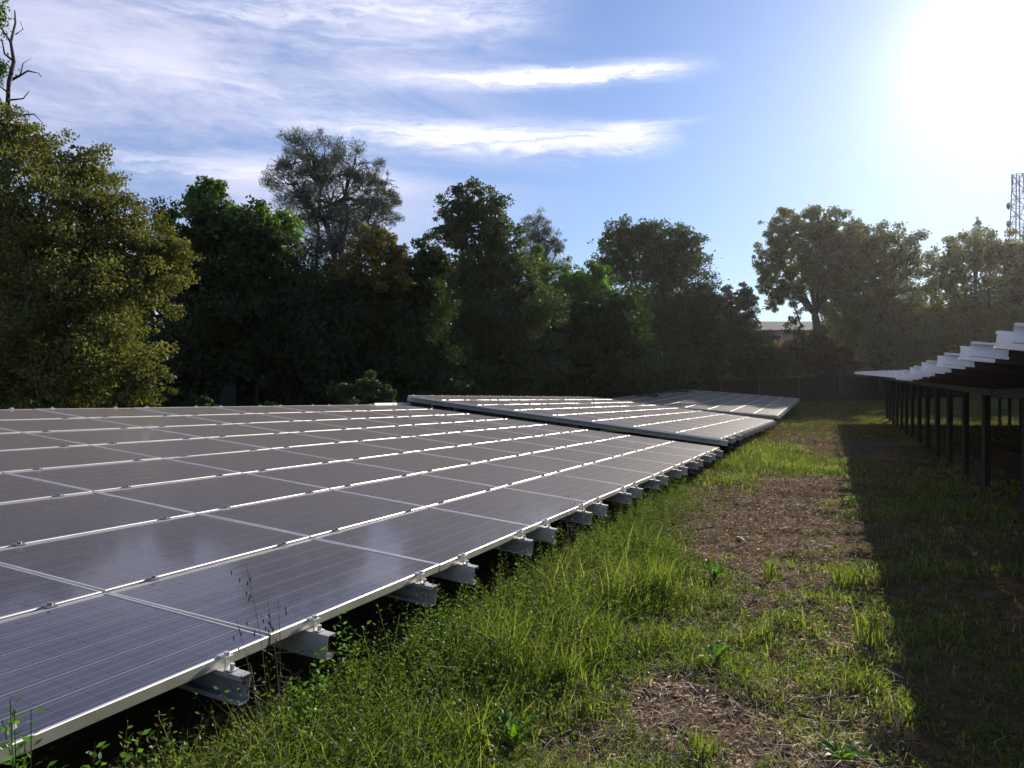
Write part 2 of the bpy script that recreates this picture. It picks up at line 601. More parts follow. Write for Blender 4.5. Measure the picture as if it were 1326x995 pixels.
def end_clamp_mesh():
    mb = MB()
    mb.box(-0.024, 0.024, -0.030, 0.014, 0.001, 0.006)
    mb.box(-0.024, 0.024, -0.034, -0.030, -0.047, 0.006)
    mb.box(-0.024, 0.024, -0.062, -0.034, -0.046, -0.042)
    mb.tube([(0, -0.016, 0.006), (0, -0.016, 0.020)], 0.012, 6)
    mb.tube([(0, -0.048, -0.042), (0, -0.048, -0.020)], 0.010, 6)
    me = mb.mesh('end_clamp')
    me.materials.append(MAT['frame'])
    return me


CLAMP, ENDCLAMP = clamp_mesh(), end_clamp_mesh()


def solar_array(label, O, pitch, tilt, cols, rows=8, clamps=True, posts=True, over=(0.11, 0.15), group='rows of tilted solar panels', beam_mat='galv', capped=False, pstep=1.5):
    """O: low near corner; pitch: rise per metre along the row; tilt: rise per metre up the slope"""
    R = Vector((R0.x, R0.y, pitch)).normalized()
    U = Vector((-NR.x, -NR.y, tilt))
    U = (U - R * U.dot(R)).normalized()
    Zv = R.cross(U)
    mw = Matrix(((R.x, U.x, Zv.x, O[0]), (R.y, U.y, Zv.y, O[1]), (R.z, U.z, Zv.z, O[2]), (0, 0, 0, 1)))
    e = empty('solar_array')
    e.matrix_world = mw
    tag(e, label, 'solar array', group)
    W = rows * PY
    for i in range(cols):
        for j in range(rows):
            jx, jy, jz = random.uniform(-.002, .002), random.uniform(-.002, .002), random.uniform(-.0015, .0015)
            p = link('solar_panel', PANEL, None, e, ((i + .5) * PX + jx, (j + .5) * PY + jy, jz))
            p.rotation_euler = (random.gauss(0, .0022), random.gauss(0, .0016), 0)
            link('cell_sheet', CELLS, None, p)
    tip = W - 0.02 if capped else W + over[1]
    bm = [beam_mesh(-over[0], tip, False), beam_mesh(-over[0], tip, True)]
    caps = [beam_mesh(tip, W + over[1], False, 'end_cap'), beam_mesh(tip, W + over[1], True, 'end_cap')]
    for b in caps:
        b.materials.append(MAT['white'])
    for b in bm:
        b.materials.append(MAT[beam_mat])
    for i in range(cols):
        for s, fr in enumerate((0.18, 0.82)):
            bx = (i + fr) * PX
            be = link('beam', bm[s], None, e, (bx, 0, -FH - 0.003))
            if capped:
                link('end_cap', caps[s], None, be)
            if clamps:
                link('end_clamp', ENDCLAMP, None, e, (bx, 0.008, 0))
                for j in range(1, rows):
                    link('clamp', CLAMP, None, e, (bx + random.uniform(-.01, .01), j * PY, 0))
                c = link('end_clamp', ENDCLAMP, None, e, (bx, W - 0.008, 0))
                c.rotation_euler = (0, 0, math.pi)
    zb = -FH - 0.003 - 0.115 - 0.002
    for fy in (0.17, 0.83):
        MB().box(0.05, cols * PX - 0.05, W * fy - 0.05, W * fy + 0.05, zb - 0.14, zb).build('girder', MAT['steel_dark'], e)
    if posts:
        inv = mw.inverted()
        pm = MB().box(-0.05, 0.05, -0.05, 0.05, 0, 1).mesh('post')
        pm.materials.append(MAT['post'])
        for fy in (0.17, 0.83):
            k = 0.5
            while k < cols:
                top = mw @ Vector((k * PX, W * fy, zb - 0.14))
                g = gz(top.x, top.y) - 0.1
                po = link('post', pm, None, e)
                po.matrix_basis = inv @ (Matrix.Translation((top.x, top.y, g)) @ Matrix.Diagonal((1, 1, top.z - g + 0.02, 1)))
                k += pstep
    return e, mw


# low far corner of the nearest array, then back along the row
A1C = 12
o1 = Vector((4.36, 17.40, EYE - 1.021)) - R0 * (A1C * PX)
arr1, mw1 = solar_array('nearest large solar array filling the lower left, its low edge beside the grass', o1, 0.0, 0.1167, A1C)
arr2, mw2 = solar_array('middle solar array right behind the nearest one, sunlit and pale', Vector((4.50, 17.80, EYE - 0.854)), 0.0, 0.1235, 10)
arr3, mw3 = solar_array('farthest left solar array, mostly in dappled tree shade before the fence', Vector((11.10, 34.62, EYE - 0.70)), 0.0343, 0.085, 13, clamps=False)
# the row across the path shows us its high edge and dark underside
TILT = 0.1167
UH = Vector((-NR.x, -NR.y, TILT)).normalized()
R1C = 11
hi_end = Vector((1.05 + 0.3896 * 14.3, 14.3, EYE + 0.4265 + 0.05))
hi_end = hi_end + NR * 0.24 - Vector((0, 0, 0.0175))
o4 = hi_end - R0 * (R1C * PX) - UH * (8 * PY)
arr4, mw4 = solar_array('solar array across the path seen from below, white beam ends along its high edge', o4, 0.0, TILT, R1C, clamps=False, beam_mat='shade_beam', capped=True, pstep=1.5, over=(0.15, 0.24))
o5h = Vector((1.05 + 0.3896 * 14.34, 14.34, EYE + 0.4265 + 0.05 + 0.02)) + NR * 0.24
R2 = Vector((R0.x, R0.y, 0.0300)).normalized()
o5 = o5h - UH * (8 * PY)
arr5, mw5 = solar_array('far solar array across the path, seen edge-on as a thin line of white beam ends', o5, 0.0300, TILT, 19, clamps=False, beam_mat='shade_beam', capped=True, pstep=1.5, over=(0.15, 0.24))
# white conduit sticking out past the top corner of the nearest array
MB().tube([(A1C * PX - 1.1, 8 * PY + 0.06, -0.01), (A1C * PX + 0.62, 8 * PY + 0.06, -0.01)], 0.035, 8).build('conduit', MAT['white'], arr1)

# ------------------------------------------------------------------ trees
def unit(v):
    return v / np.maximum(np.linalg.norm(v, axis=1, keepdims=True), 1e-9)


def leaves_mesh(name, pos, size, aspect=0.55, up=0.25, dirs=None):
    """one diamond shaped leaf per position"""
    n = len(pos)
    size = np.broadcast_to(np.asarray(size, float), (n,))[:, None]
    if dirs is None:
        d = unit(rng.normal(size=(n, 3)) + np.array([0, 0, -0.2]))
    else:
        d = unit(dirs)
    nn = rng.normal(size=(n, 3)) + np.array([0, 0, up])
    w = unit(np.cross(d, nn))
    base = pos - d * size * 0.5
    tip = pos + d * size * 0.5
    mid = pos - d * size * 0.06 + np.cross(w, d) * size * 0.08
    v = np.stack([base, mid + w * size * aspect * 0.5, tip, mid - w * size * aspect * 0.5], 1).reshape(-1, 3)
    q = np.arange(n * 4).reshape(n, 4)
    return np_mesh(name, v, q)


def branch_path(a, b, k, wob):
    a = np.asarray(a, float)
    b = np.asarray(b, float)
    L = np.linalg.norm(b - a)
    out = []
    for i in range(k + 1):
        f = i / k
        p = a * (1 - f) + b * f
        p = p + rng.normal(size=3) * wob * L * math.sin(math.pi * f)
        p[2] += 0.10 * L * math.sin(math.pi * f)
        out.append(p)
    return out


def make_tree(name, label, base, lobes, n_leaf, leaf, mat, bark, trunk_r=0.22, clump=0.24, clumps_per=44, fill=0.5, cat='tree', group=None,
              needle=False, limbs=True, aspect=0.55, squash=0.75, twigs=0.5, shell=(0.30, 1.10)):
    """lobes: world ellipsoids (centre, radii). Crown leaves gather in clumps spread through the lobes."""
    root = empty(name, base)
    tag(root, label, cat, group)
    b = np.array(base, float)
    lob = [(np.array(c, float), np.array(r, float)) for c, r in lobes]
    vol = np.array([np.prod(r) ** 0.72 for _, r in lob])
    vol = vol / vol.sum()
    mb = MB()
    cen = np.average([c for c, _ in lob], axis=0, weights=vol)
    topz = max(c[2] for c, _ in lob)
    fork = np.array([b[0] * 0.45 + cen[0] * 0.55, b[1] * 0.45 + cen[1] * 0.55, b[2] + (cen[2] - b[2]) * 0.55])
    tp = branch_path(b - np.array([0, 0, .2]), fork, 4, 0.03)
    mb.tube([p - b for p in tp], [trunk_r * (1.25 - 0.5 * i / 4) for i in range(5)], 8)
    P, Sz, Dr = [], [], []
    for (c, r), w in zip(lob, vol):
        rr = trunk_r * (0.28 + 0.5 * min(1, w * 3))
        start = fork if c[2] > fork[2] else tp[2]
        if limbs:
            lp = branch_path(start, c, 4, 0.05)
            mb.tube([p - b for p in lp], [rr * (1 - 0.7 * i / 4) for i in range(5)], 6, cap=False)
        nl = int(n_leaf * w)
        nc = max(8, int(clumps_per * (0.35 + 1.6 * w * len(lob) / 2.0)))
        u = unit(rng.normal(size=(nc, 3)))
        rad = shell[0] + (shell[1] - shell[0]) * rng.random(nc) ** 0.6
        cc = c + u * rad[:, None] * r
        if limbs:
            for k in range(nc):
                if rng.random() < twigs:
                    q = lp[3] if rng.random() < 0.5 else lp[4]
                    bp = branch_path(q, cc[k], 3, 0.07)
                    mb.tube([p - b for p in bp], [rr * .30, rr * .2, rr * .12, rr * .05], 4, cap=False)
        cr = clump * (0.55 + 0.9 * rng.random(nc)) * float(np.mean(r))
        wts = cr ** 2
        pick = rng.choice(nc, nl, p=wts / wts.sum())
        g = unit(rng.normal(size=(nl, 3))) * (rng.random(nl) ** 0.45)[:, None]
        # a few stragglers outside the clumps keep the outline ragged
        far = rng.random(nl) < 0.10
        g[far] *= 1.0 + rng.random((far.sum(), 1)) * 0.6
        pos = cc[pick] + g * cr[pick][:, None] * np.array([1, 1, squash])
        nf = int(nl * fill * 0.22)
        sz = leaf * (0.6 + 0.8 * rng.random(nl))
        if nf:
            # oversized inner leaves added to block light and darken the crown
            uf = unit(rng.normal(size=(nf, 3))) * (rng.random(nf) ** 0.4)[:, None] * 0.72
            pos[:nf] = c + uf * r
            sz[:nf] *= 2.0
        P.append(pos)
        Sz.append(sz)
        if needle:
            Dr.append(g * 1.0 + rng.normal(size=(nl, 3)) * 0.6 + np.array([0, 0, 0.35]))
    mb.build('trunk', bark, root, smooth=True)
    pos = np.concatenate(P)
    keep = pos[:, 2] > terrain(pos[:, 0], pos[:, 1]) + 0.03
    pos = pos[keep]
    sz = np.concatenate(Sz)[keep]
    me = leaves_mesh('crown', pos - b, sz, aspect, dirs=np.concatenate(Dr)[keep] if needle else None)
    link('crown', me, mat, root)
    return root


BARK = plain_mat('grey_brown_bark', (0.11, 0.095, 0.08), rough=0.9, var=0.3, scale=7, bump=0.6, stretch=(3, 3, 0.7))
BARK_D = plain_mat('dark_bark', (0.055, 0.048, 0.042), rough=0.9, var=0.3, scale=7, bump=0.6, stretch=(3, 3, 0.7))
LM = {
    'olive': leaf_mat('live_oak_leaf', [(0.050, 0.058, 0.016), (0.095, 0.10, 0.025), (0.15, 0.14, 0.036), (0.21, 0.175, 0.05)], 0.36, 0.55, 0.02),
    'dark': leaf_mat('dark_oak_leaf', [(0.020, 0.030, 0.010), (0.038, 0.055, 0.016), (0.060, 0.080, 0.022)], 0.30, 0.5, 0.03),
    'mid': leaf_mat('oak_leaf', [(0.030, 0.042, 0.014), (0.060, 0.075, 0.022), (0.095, 0.105, 0.032)], 0.34, 0.5, 0.04),
    'bright': leaf_mat('young_leaf', [(0.050, 0.090, 0.012), (0.085, 0.150, 0.020), (0.13, 0.20, 0.030)], 0.42, 0.45, 0.04),
    'gold': leaf_mat('golden_leaf', [(0.09, 0.075, 0.015), (0.15, 0.12, 0.025), (0.22, 0.17, 0.04)], 0.35, 0.5, 0.04),
    'pine': leaf_mat('grey_pine_needle', [(0.050, 0.058, 0.040), (0.085, 0.095, 0.065), (0.13, 0.135, 0.10)], 0.25, 0.45, 0.08),
    'tan': leaf_mat('backlit_oak_leaf', [(0.065, 0.066, 0.032), (0.13, 0.125, 0.058), (0.21, 0.185, 0.095)], 0.55, 0.45, 0.08),
    'brown': leaf_mat('dry_brush_leaf', [(0.07, 0.050, 0.028), (0.14, 0.095, 0.055), (0.20, 0.15, 0.09)], 0.3, 0.6, 0.03),
}


def L2(specs, d):
    """lobes from outlines at a given distance: (px, py, rx, ry, extra depth)"""
    out = []
    for s in specs:
        px, py, rx, ry = s[:4]
        dd = d + (s[4] if len(s) > 4 else 0)
        k = dd / F
        c = at(px, py, dd)
        out.append((c, (rx * k, (rx + ry) * 0.5 * k, ry * k)))
    return out


def tree(name, label, base_px, d, specs, n_leaf, leaf, mat, **kw):
    x = (base_px - 663) / F * d
    bd = d + kw.pop('back', 0.0)
    return make_tree(name, label, (x, bd, float(terrain(x, bd))), L2(specs, d), n_leaf, leaf, LM[mat], kw.pop('bark', BARK), **kw)


tree('oak_tree', 'large olive-leaved oak at the left edge, nearest of the trees', 30, 19,
     [(20, 190, 55, 55), (100, 225, 52, 48), (45, 290, 95, 80, -1), (150, 300, 60, 60), (185, 360, 62, 55, -.5), (90, 390, 110, 75, -1.5), (120, 470, 92, 62, -2),
      (40, 480, 80, 60, -2), (-90, 330, 110, 160), (215, 335, 38, 35), (180, 500, 42, 35, -2)], 128000, 0.072, 'olive', trunk_r=0.30, clump=0.22, clumps_per=70)
tree('maple_tree', 'dark broadleaf tree with bright green sprouting top, left of the grey pine', 290, 27,
     [(265, 260, 28, 26, -.5), (300, 300, 70, 42, -1), (345, 320, 42, 38, -1.5), (240, 340, 55, 70), (310, 380, 85, 70), (290, 460, 105, 70, 1), (390, 420, 70, 100, 2), (220, 470, 60, 60, 1)],
     70000, 0.12, 'dark', bark=BARK_D, trunk_r=0.28, clumps_per=54, fill=1.0)
tree('sprouting_maple_top', 'bright green maple crown rising over the dark tree, left of the grey pine', 300, 26.0,
     [(255, 250, 17, 16), (283, 252, 15, 20), (270, 268, 30, 20), (318, 290, 38, 26), (360, 305, 28, 30), (335, 320, 40, 30), (215, 290, 22, 20)], 9000, 0.13, 'bright', bark=BARK_D,
     back=3.0, trunk_r=0.10, clump=0.42, clumps_per=10, fill=0.2)
tree('grey_pine', 'tall airy grey pine with a round open crown rising above the other trees', 432, 36,
     [(405, 205, 55, 38), (455, 225, 42, 40), (380, 240, 38, 35), (430, 265, 75, 40), (498, 250, 26, 32), (440, 310, 60, 40), (485, 290, 35, 35), (425, 360, 45, 45)],
     42000, 0.26, 'pine', trunk_r=0.26, clump=0.24, clumps_per=34, needle=True, aspect=0.075, fill=0.15, twigs=1.0)
tree('golden_oak', 'small oak with golden brown leaves right of the grey pine', 500, 29.4,
     [(485, 320, 30, 26), (515, 335, 26, 26), (500, 355, 40, 25), (450, 345, 24, 20)], 9000, 0.10, 'gold', back=3.5, bark=BARK_D, trunk_r=0.08, clumps_per=16)
tree('oak_tree', 'broad dark oak filling the gap below the grey pine', 470, 31,
     [(470, 400, 75, 65), (540, 375, 50, 55), (430, 470, 85, 60), (530, 460, 70, 65), (560, 340, 30, 30), (380, 470, 60, 55)], 60000, 0.13, 'dark', bark=BARK_D, trunk_r=0.25, clumps_per=54, fill=1.0)
tree('oak_tree', 'tall oak with a rounded top between the grey pine and the small pine', 625, 38,
     [(612, 268, 42, 30), (590, 300, 30, 32), (640, 300, 36, 40), (615, 345, 52, 40), (660, 350, 42, 38), (600, 400, 60, 50), (670, 410, 60, 55), (570, 430, 45, 45, -2), (650, 470, 75, 50), (585, 485, 45, 38, -4)],
     70000, 0.13, 'mid', trunk_r=0.28, clumps_per=52)
tree('small_pine', 'slender grey pine top peeking out right of the tall oak', 703, 50,
     [(695, 292, 24, 18), (706, 312, 22, 22), (722, 318, 12, 12), (690, 325, 18, 22), (705, 350, 30, 30)], 9000, 0.30, 'pine', trunk_r=0.2, clump=0.3, clumps_per=22, needle=True, aspect=0.075, fill=0.1, twigs=1.0)
tree('green_tree', 'low bright green tree between the small pine and the wide oak', 720, 46,
     [(690, 345, 26, 24), (735, 360, 40, 26), (770, 370, 30, 30), (720, 400, 60, 40)], 20000, 0.14, 'bright', trunk_r=0.2, clumps_per=18)
tree('oak_tree', 'dark oak thicket below the low bright green tree', 740, 44,
     [(720, 430, 70, 55), (790, 420, 60, 60), (700, 490, 80, 40), (780, 480, 80, 50), (850, 480, 60, 45, 8)], 50000, 0.16, 'dark', bark=BARK_D, trunk_r=0.25, clumps_per=52, fill=1.0)
tree('oak_tree', 'wide flat-topped dark oak behind the farthest left array', 850, 66,
     [(840, 305, 42, 24), (800, 312, 36, 24), (885, 320, 36, 30), (860, 350, 60, 40), (800, 345, 36, 32), (850, 410, 75, 50), (900, 400, 40, 48), (830, 465, 90, 45), (895, 460, 50, 45)],
     62000, 0.20, 'mid', trunk_r=0.4, clumps_per=54, fill=0.8)
tree('bay_tree', 'smaller leafy tree left of the gap where the house roof shows', 955, 68,
     [(940, 395, 26, 24), (965, 385, 18, 20), (960, 425, 34, 34), (930, 440, 34, 40), (975, 462, 32, 30), (935, 475, 40, 30)], 32000, 0.18, 'tan', trunk_r=0.22, clumps_per=22)
tree('open_oak', 'open sunlit oak with forked bare limbs beside the house roof', 1062, 80,
     [(1015, 300, 30, 26), (1062, 290, 36, 26), (1000, 335, 22, 34), (1045, 340, 40, 32), (1085, 330, 34, 40), (1010, 375, 28, 26), (1075, 380, 36, 36)], 44000, 0.23, 'tan', trunk_r=0.45, clump=0.20, clumps_per=52, fill=0.2, twigs=0.9)
tree('oak_tree', 'big round oak right of the open oak, washed by the low sun', 1135, 82,
     [(1130, 315, 42, 32), (1165, 335, 34, 44), (1110, 350, 36, 44), (1096, 308, 30, 28), (1150, 390, 50, 50), (1110, 420, 42, 44), (1170, 430, 42, 44), (1130, 460, 60, 30)], 56000, 0.24, 'tan', trunk_r=0.5, clumps_per=60, clump=0.20, fill=0.35)
tree('oak_tree', 'dull green oak mass at the right edge under the lattice tower', 1250, 84,
     [(1225, 350, 36, 36), (1265, 330, 36, 32), (1305, 335, 36, 34), (1240, 400, 50, 45), (1300, 400, 50, 50), (1210, 430, 45, 45), (1270, 455, 80, 36), (1345, 370, 40, 70)], 60000, 0.25, 'tan', trunk_r=0.5, clumps_per=60, clump=0.20, fill=0.4)
tree('conifer', 'thin conifer spire poking above the right-hand oaks', 1266, 95,
     [(1266, 290, 4, 9), (1266, 303, 8, 9), (1265, 318, 13, 10), (1266, 335, 16, 14)], 6000, 0.34, 'pine', trunk_r=0.25, clump=0.4, clumps_per=12, needle=True, aspect=0.09)
tree('young_tree', 'thin dark sapling standing in the gap before the house', 1032, 62,
     [(1032, 385, 14, 22), (1030, 425, 16, 24), (1035, 455, 14, 18)], 2600, 0.14, 'mid', trunk_r=0.10, clumps_per=10, bark=BARK_D, fill=0.1)
# brush on the bank behind the fence
tree('brush', 'reddish brown brush on the bank under the house', 1045, 72, [(1020, 455, 36, 22), (1060, 450, 34, 26), (1085, 470, 30, 20), (1040, 478, 46, 16)], 14000, 0.22, 'brown', cat='bush', trunk_r=0.08, clumps_per=16)
tree('brush', 'grey green bush behind the fence left of the brown brush', 975, 64, [(965, 478, 30, 16), (1000, 475, 26, 20), (985, 460, 22, 18)], 9000, 0.2, 'mid', cat='bush', trunk_r=0.08, clumps_per=14)
# shrubs along the high edge of the arrays
tree('shrub', 'sunlit green shrub behind the top corner of the nearest array', 468, 25, [(440, 508, 24, 14), (475, 502, 26, 18), (500, 512, 18, 14), (470, 530, 40, 18)], 11000, 0.07, 'mid', cat='shrub', trunk_r=0.04, clumps_per=16)
tree('shrub', 'low grey green shrub below the big left oak behind the panels', 235, 21, [(215, 520, 24, 14), (255, 524, 26, 10)], 5000, 0.06, 'mid', cat='shrub', trunk_r=0.03, clumps_per=12)
tree('shrub', 'tiny leafy shrub just over the panel edge left of the sunlit shrub', 355, 23, [(352, 526, 9, 7), (340, 530, 8, 6)], 1500, 0.055, 'bright', cat='shrub', trunk_r=0.02, clumps_per=8)
tree('shrub', 'pale shrub at the foot of the tall oak behind the middle array', 548, 29, [(545, 512, 12, 8), (550, 520, 14, 10)], 2500, 0.06, 'mid', cat='shrub', trunk_r=0.02, clumps_per=8)


# woods behind the first line of trees
WOODS = [(-40, 40, 250, 'dark', 'far dark tree behind the large left oak'), (90, 44, 300, 'mid', 'far tree between the large left oak and the maple'), (200, 42, 330, 'dark', 'far dark tree behind the maple'),
         (330, 46, 350, 'dark', 'far tree behind the foot of the grey pine, left side'), (440, 44, 370, 'mid', 'far tree right behind the grey pine trunk'), (540, 50, 385, 'dark', 'far tree behind the golden oak'),
         (640, 56, 400, 'dark', 'far tree behind the tall rounded oak'), (735, 60, 395, 'mid', 'far tree behind the low bright green tree'), (800, 76, 400, 'dark', 'far tree behind the left half of the wide oak'),
         (895, 80, 395, 'dark', 'far tree behind the right half of the wide oak'), (950, 90, 420, 'mid', 'far tree behind the smaller leafy tree'),
         (1105, 100, 400, 'mid', 'far tree behind the open oak'), (1190, 104, 380, 'tan', 'far tree between the two right-hand oaks'), (1260, 100, 380, 'mid', 'far tree behind the right-edge oak mass'),
         (1340, 96, 350, 'mid', 'far tree cut by the right edge of the picture')]
for px, d, top, m, lab in WOODS:
    h = 520 - top
    tree('woodland_tree', lab, px, d, [(px, top + h * .25, 50, h * .27), (px - 38, top + h * .45, 48, h * .30), (px + 40, top + h * .48, 48, h * .30), (px - 25, top + h * .78, 60, h * .28), (px + 30, top + h * .80, 60, h * .26)],
         5500, 0.0062 * d, m, trunk_r=0.3, clumps_per=16, fill=1.6, group='woods behind the first trees', bark=BARK_D, twigs=0.2)


for px, d, top, m, lab in ((20, 23, 495, 'mid', 'leafy understory bush under the large left oak'), (105, 25, 500, 'dark', 'dark understory bush right of the large oak trunk'),
                           (190, 28, 492, 'dark', 'dark understory bush left of the maple trunk'), (300, 30, 490, 'dark', 'dark understory bush at the foot of the maple'),
                           (400, 33, 488, 'dark', 'dark understory bush at the foot of the grey pine'), (585, 40, 488, 'dark', 'dark understory bush at the foot of the tall rounded oak'),
                           (690, 47, 480, 'dark', 'dark understory bush below the low bright green tree'), (815, 62, 470, 'dark', 'dark understory bush at the foot of the wide oak')):
    tree('understory_bush', lab, px, d, [(px - 32, top + 22, 36, 24), (px + 30, top + 24, 38, 22), (px, top + 14, 40, 20), (px + 4, top + 36, 66, 18)], 4200, 0.0045 * d, m, cat='bush', trunk_r=0.06,
         clumps_per=18, fill=1.2, group='understory bushes behind the arrays', bark=BARK_D, twigs=0.2)


def dead_tree():
    d = 24.0
    base = at(14, 516, d)
    base.z = float(terrain(base.x, d))
    root = empty('dead_tree', base)
    tag(root, 'bare dead tree top with twisted twigs rising at the upper left corner', 'tree')
    mb = MB()

    def pl(pts, r0, r1):
        q = [at(x, y, d + random.uniform(-.4, .4)) - base for x, y in pts]
        mb.tube(q, [r0 + (r1 - r0) * i / (len(q) - 1) for i in range(len(q))], 6)
    pl([(14, 520), (16, 400), (8, 260), (10, 135)], .20, .075)
    pl([(10, 135), (12, 105), (18, 80), (14, 55), (20, 30), (19, 14)], .075, .018)
    pl([(12, 105), (26, 98), (36, 92), (50, 95)], .045, .015)
    pl([(50, 95), (54, 100)], .015, .008)
    pl([(18, 80), (6, 70), (2, 50)], .04, .015)
    pl([(14, 55), (4, 40), (-6, 30)], .035, .012)
    pl([(26, 98), (30, 82), (40, 76)], .02, .008)
    pl([(10, 130), (30, 128), (38, 118)], .03, .008)
    pl([(12, 150), (44, 148), (56, 160)], .03, .006)
    pl([(20, 45), (30, 38), (26, 28)], .02, .008)
    pl([(10, 120), (0, 112), (-8, 90)], .03, .01)
    mb.build('trunk', BARK_D, root, smooth=True)
    pos = np.array([np.array(at(random.gauss(-4, 8), random.choice((random.gauss(22, 16), random.gauss(90, 8))), d)) for _ in range(900)])
    link('crown', leaves_mesh('crown', pos - np.array(base), 0.11), LM['bright'], root)


dead_tree()


# ------------------------------------------------------------------ fence, house, tower
def screen_material():
    m, t, out = new_mat('dark_windscreen_mesh')
    L = t.links.new
    p = N(t, 'ShaderNodeBsdfPrincipled', inp={'Base Color': (0.012, 0.014, 0.013, 1), 'Roughness': 0.95, 'Specular IOR Level': 0.1})
    tr = N(t, 'ShaderNodeBsdfTransparent')
    mx = N(t, 'ShaderNodeMixShader', inp={0: 0.97})
    L(tr.outputs[0], mx.inputs[1])
    L(p.outputs[0], mx.inputs[2])
    L(mx.outputs[0], out.inputs[0])
    return m


def fence():
    e = empty('fence', (17, 58, float(terrain(17, 58))))
    tag(e, 'chain link fence with dark screening at the far end of the path', 'fence')
    o = Vector(e.location)
    scr = screen_material()
    pts = []
    for i in range(9):
        x = 9.5 + i * 2.7
        y = 60.0 - i * 0.35
        pts.append(Vector((x, y, float(terrain(x, y)))))
    H = 1.95
    for i, p in enumerate(pts):
        MB().tube([p - o - Vector((0, 0, .2)), p - o + Vector((0, 0, H + .06))], 0.035, 8).build('post', MAT['fence'], e, True)
        if i + 1 < len(pts):
            q = pts[i + 1]
            MB().tube([p - o + Vector((0, 0, H)), q - o + Vector((0, 0, H))], 0.024, 6).build('top_rail', MAT['fence'], e, True)
            MB().tube([p - o + Vector((0, 0, .16)), q - o + Vector((0, 0, .16))], 0.014, 6).build('bottom_wire', MAT['fence'], e, True)
            a, b = p - o + Vector((0, .045, .20)), q - o + Vector((0, .045, .20))
            n = 10
            vs, fs = [], []
            for k in range(n + 1):
                f = k / n
                c = a.lerp(b, f)
                for zz in (0, (H - .26) * .5, H - .26 - 0.05 * math.sin(math.pi * f)):
                    vs.append(c + Vector((0, 0.03 * math.sin(7 * f + i) * (zz > 0), zz)))
            for k in range(n):
                for j in range(2):
                    fs.append((k * 3 + j, k * 3 + 3 + j, k * 3 + 4 + j, k * 3 + 1 + j))
            MB().add(vs, fs).build('screen', scr, e, True)


fence()


def house():
    cx, cy = 37.0, 112.0
    g = float(terrain(cx, cy))
    e = empty('house', (cx, cy, g))
    tag(e, 'house with a low grey roof half hidden behind the open oak', 'house')
    wall = plain_mat('tan_stucco', (0.42, 0.34, 0.27), rough=0.9, var=0.1)
    roof = plain_mat('grey_shingle', (0.17, 0.165, 0.16), rough=0.85, var=0.2, scale=4)
    z1 = at(1020, 427, cy).z - g
    z2 = at(1020, 413, cy).z - g
    MB().box(-6, 6, 0, 8, -0.5, z1).build('wall', wall, e)
    mb = MB()
    mb.add([(-6.8, -0.7, z1 - .1), (6.8, -0.7, z1 - .1), (6.8, 4, z2), (-6.8, 4, z2), (6.8, 8.7, z1 - .1), (-6.8, 8.7, z1 - .1),
            (-6.8, -0.7, z1 - .35), (6.8, -0.7, z1 - .35), (6.8, 8.7, z1 - .35), (-6.8, 8.7, z1 - .35)],
           [(0, 1, 2, 3), (3, 2, 4, 5), (6, 7, 1, 0), (8, 9, 5, 4), (7, 8, 4, 2, 1), (9, 6, 0, 3, 5), (6, 9, 8, 7)])
    mb.build('roof', roof, e)
    glass = plain_mat('dark_window_glass', (0.03, 0.035, 0.04), rough=0.1, var=0.05)
    for x in (-4, -1.2, 2.0, 4.2):
        w = MB().box(x - .6, x + .6, -0.05, -0.002, z1 - 1.9, z1 - .7).build('window', MAT['white'], e)
        MB().box(x - .52, x + .52, -0.06, -0.052, z1 - 1.82, z1 - .78).build('pane', glass, w)


house()


def tower():
    d = 130.0
    b = at(1318, 516, d)
    g = float(terrain(b.x, d))
    e = empty('lattice_tower', (b.x, d, g))
    tag(e, 'steel lattice mast with antennas above the trees at the right edge', 'tower')
    top = at(1318, 226, d).z - g
    met = plain_mat('galvanised_mast', (0.20, 0.21, 0.22), rough=0.6, metallic=0.3, var=0.1)
    hw0, hw1 = 1.4, 0.52
    cs = [(-1, -1), (1, -1), (1, 1), (-1, 1)]

    def w(z):
        return hw0 + (hw1 - hw0) * z / top
    for sx, sy in cs:
        MB().tube([(sx * hw0, sy * hw0, -.3), (sx * hw1, sy * hw1, top)], 0.09, 6).build('mast_leg', met, e)
    mb = MB()
    z = 4.0
    k = 0
    while z < top - 1.2:
        z2 = z + 1.3
        for i in range(4):
            a, c = cs[i], cs[(i + 1) % 4]
            p = [(a[0] * w(z), a[1] * w(z), z), (c[0] * w(z2), c[1] * w(z2), z2)]
            if (k + i) % 2:
                p = [(c[0] * w(z), c[1] * w(z), z), (a[0] * w(z2), a[1] * w(z2), z2)]
            mb.tube(p, 0.05, 4)
            mb.tube([(a[0] * w(z2), a[1] * w(z2), z2), (c[0] * w(z2), c[1] * w(z2), z2)], 0.045, 4)
        z = z2
        k += 1
    mb.build('bracing', met, e)
    for (sx, zt, ln) in ((-1, top - 0.2, 1.7), (1, top - .3, 1.6)):
        a = MB()
        a.box(sx * 1.35 - .12, sx * 1.35 + .12, -.9, -.7, zt - ln, zt)
        a.tube([(sx * .6, -.6, zt - .4), (sx * 1.35, -.8, zt - .4)], .05, 4)
        a.build('antenna', met, e)
    for sx, zt in ((-1, top - 4.8), (-1, top - 7.6), (1, top - 3.6), (1, top - 6.5)):
        a = MB()
        a.tube([(sx * .7, -.7, zt), (sx * 2.1, -1.0, zt - .15)], .06, 5)
        a.tube([(sx * .7, -.7, zt + 1.2), (sx * 2.1, -1.0, zt - .1)], .05, 5)
        a.tube([(sx * 2.1, -1.0, zt), (sx * 2.2, -1.15, zt - .5), (sx * 2.15, -1.2, zt - 1.0)], [.22, .3, .12], 8)
        a.build('bracket_antenna', met, e)


tower()

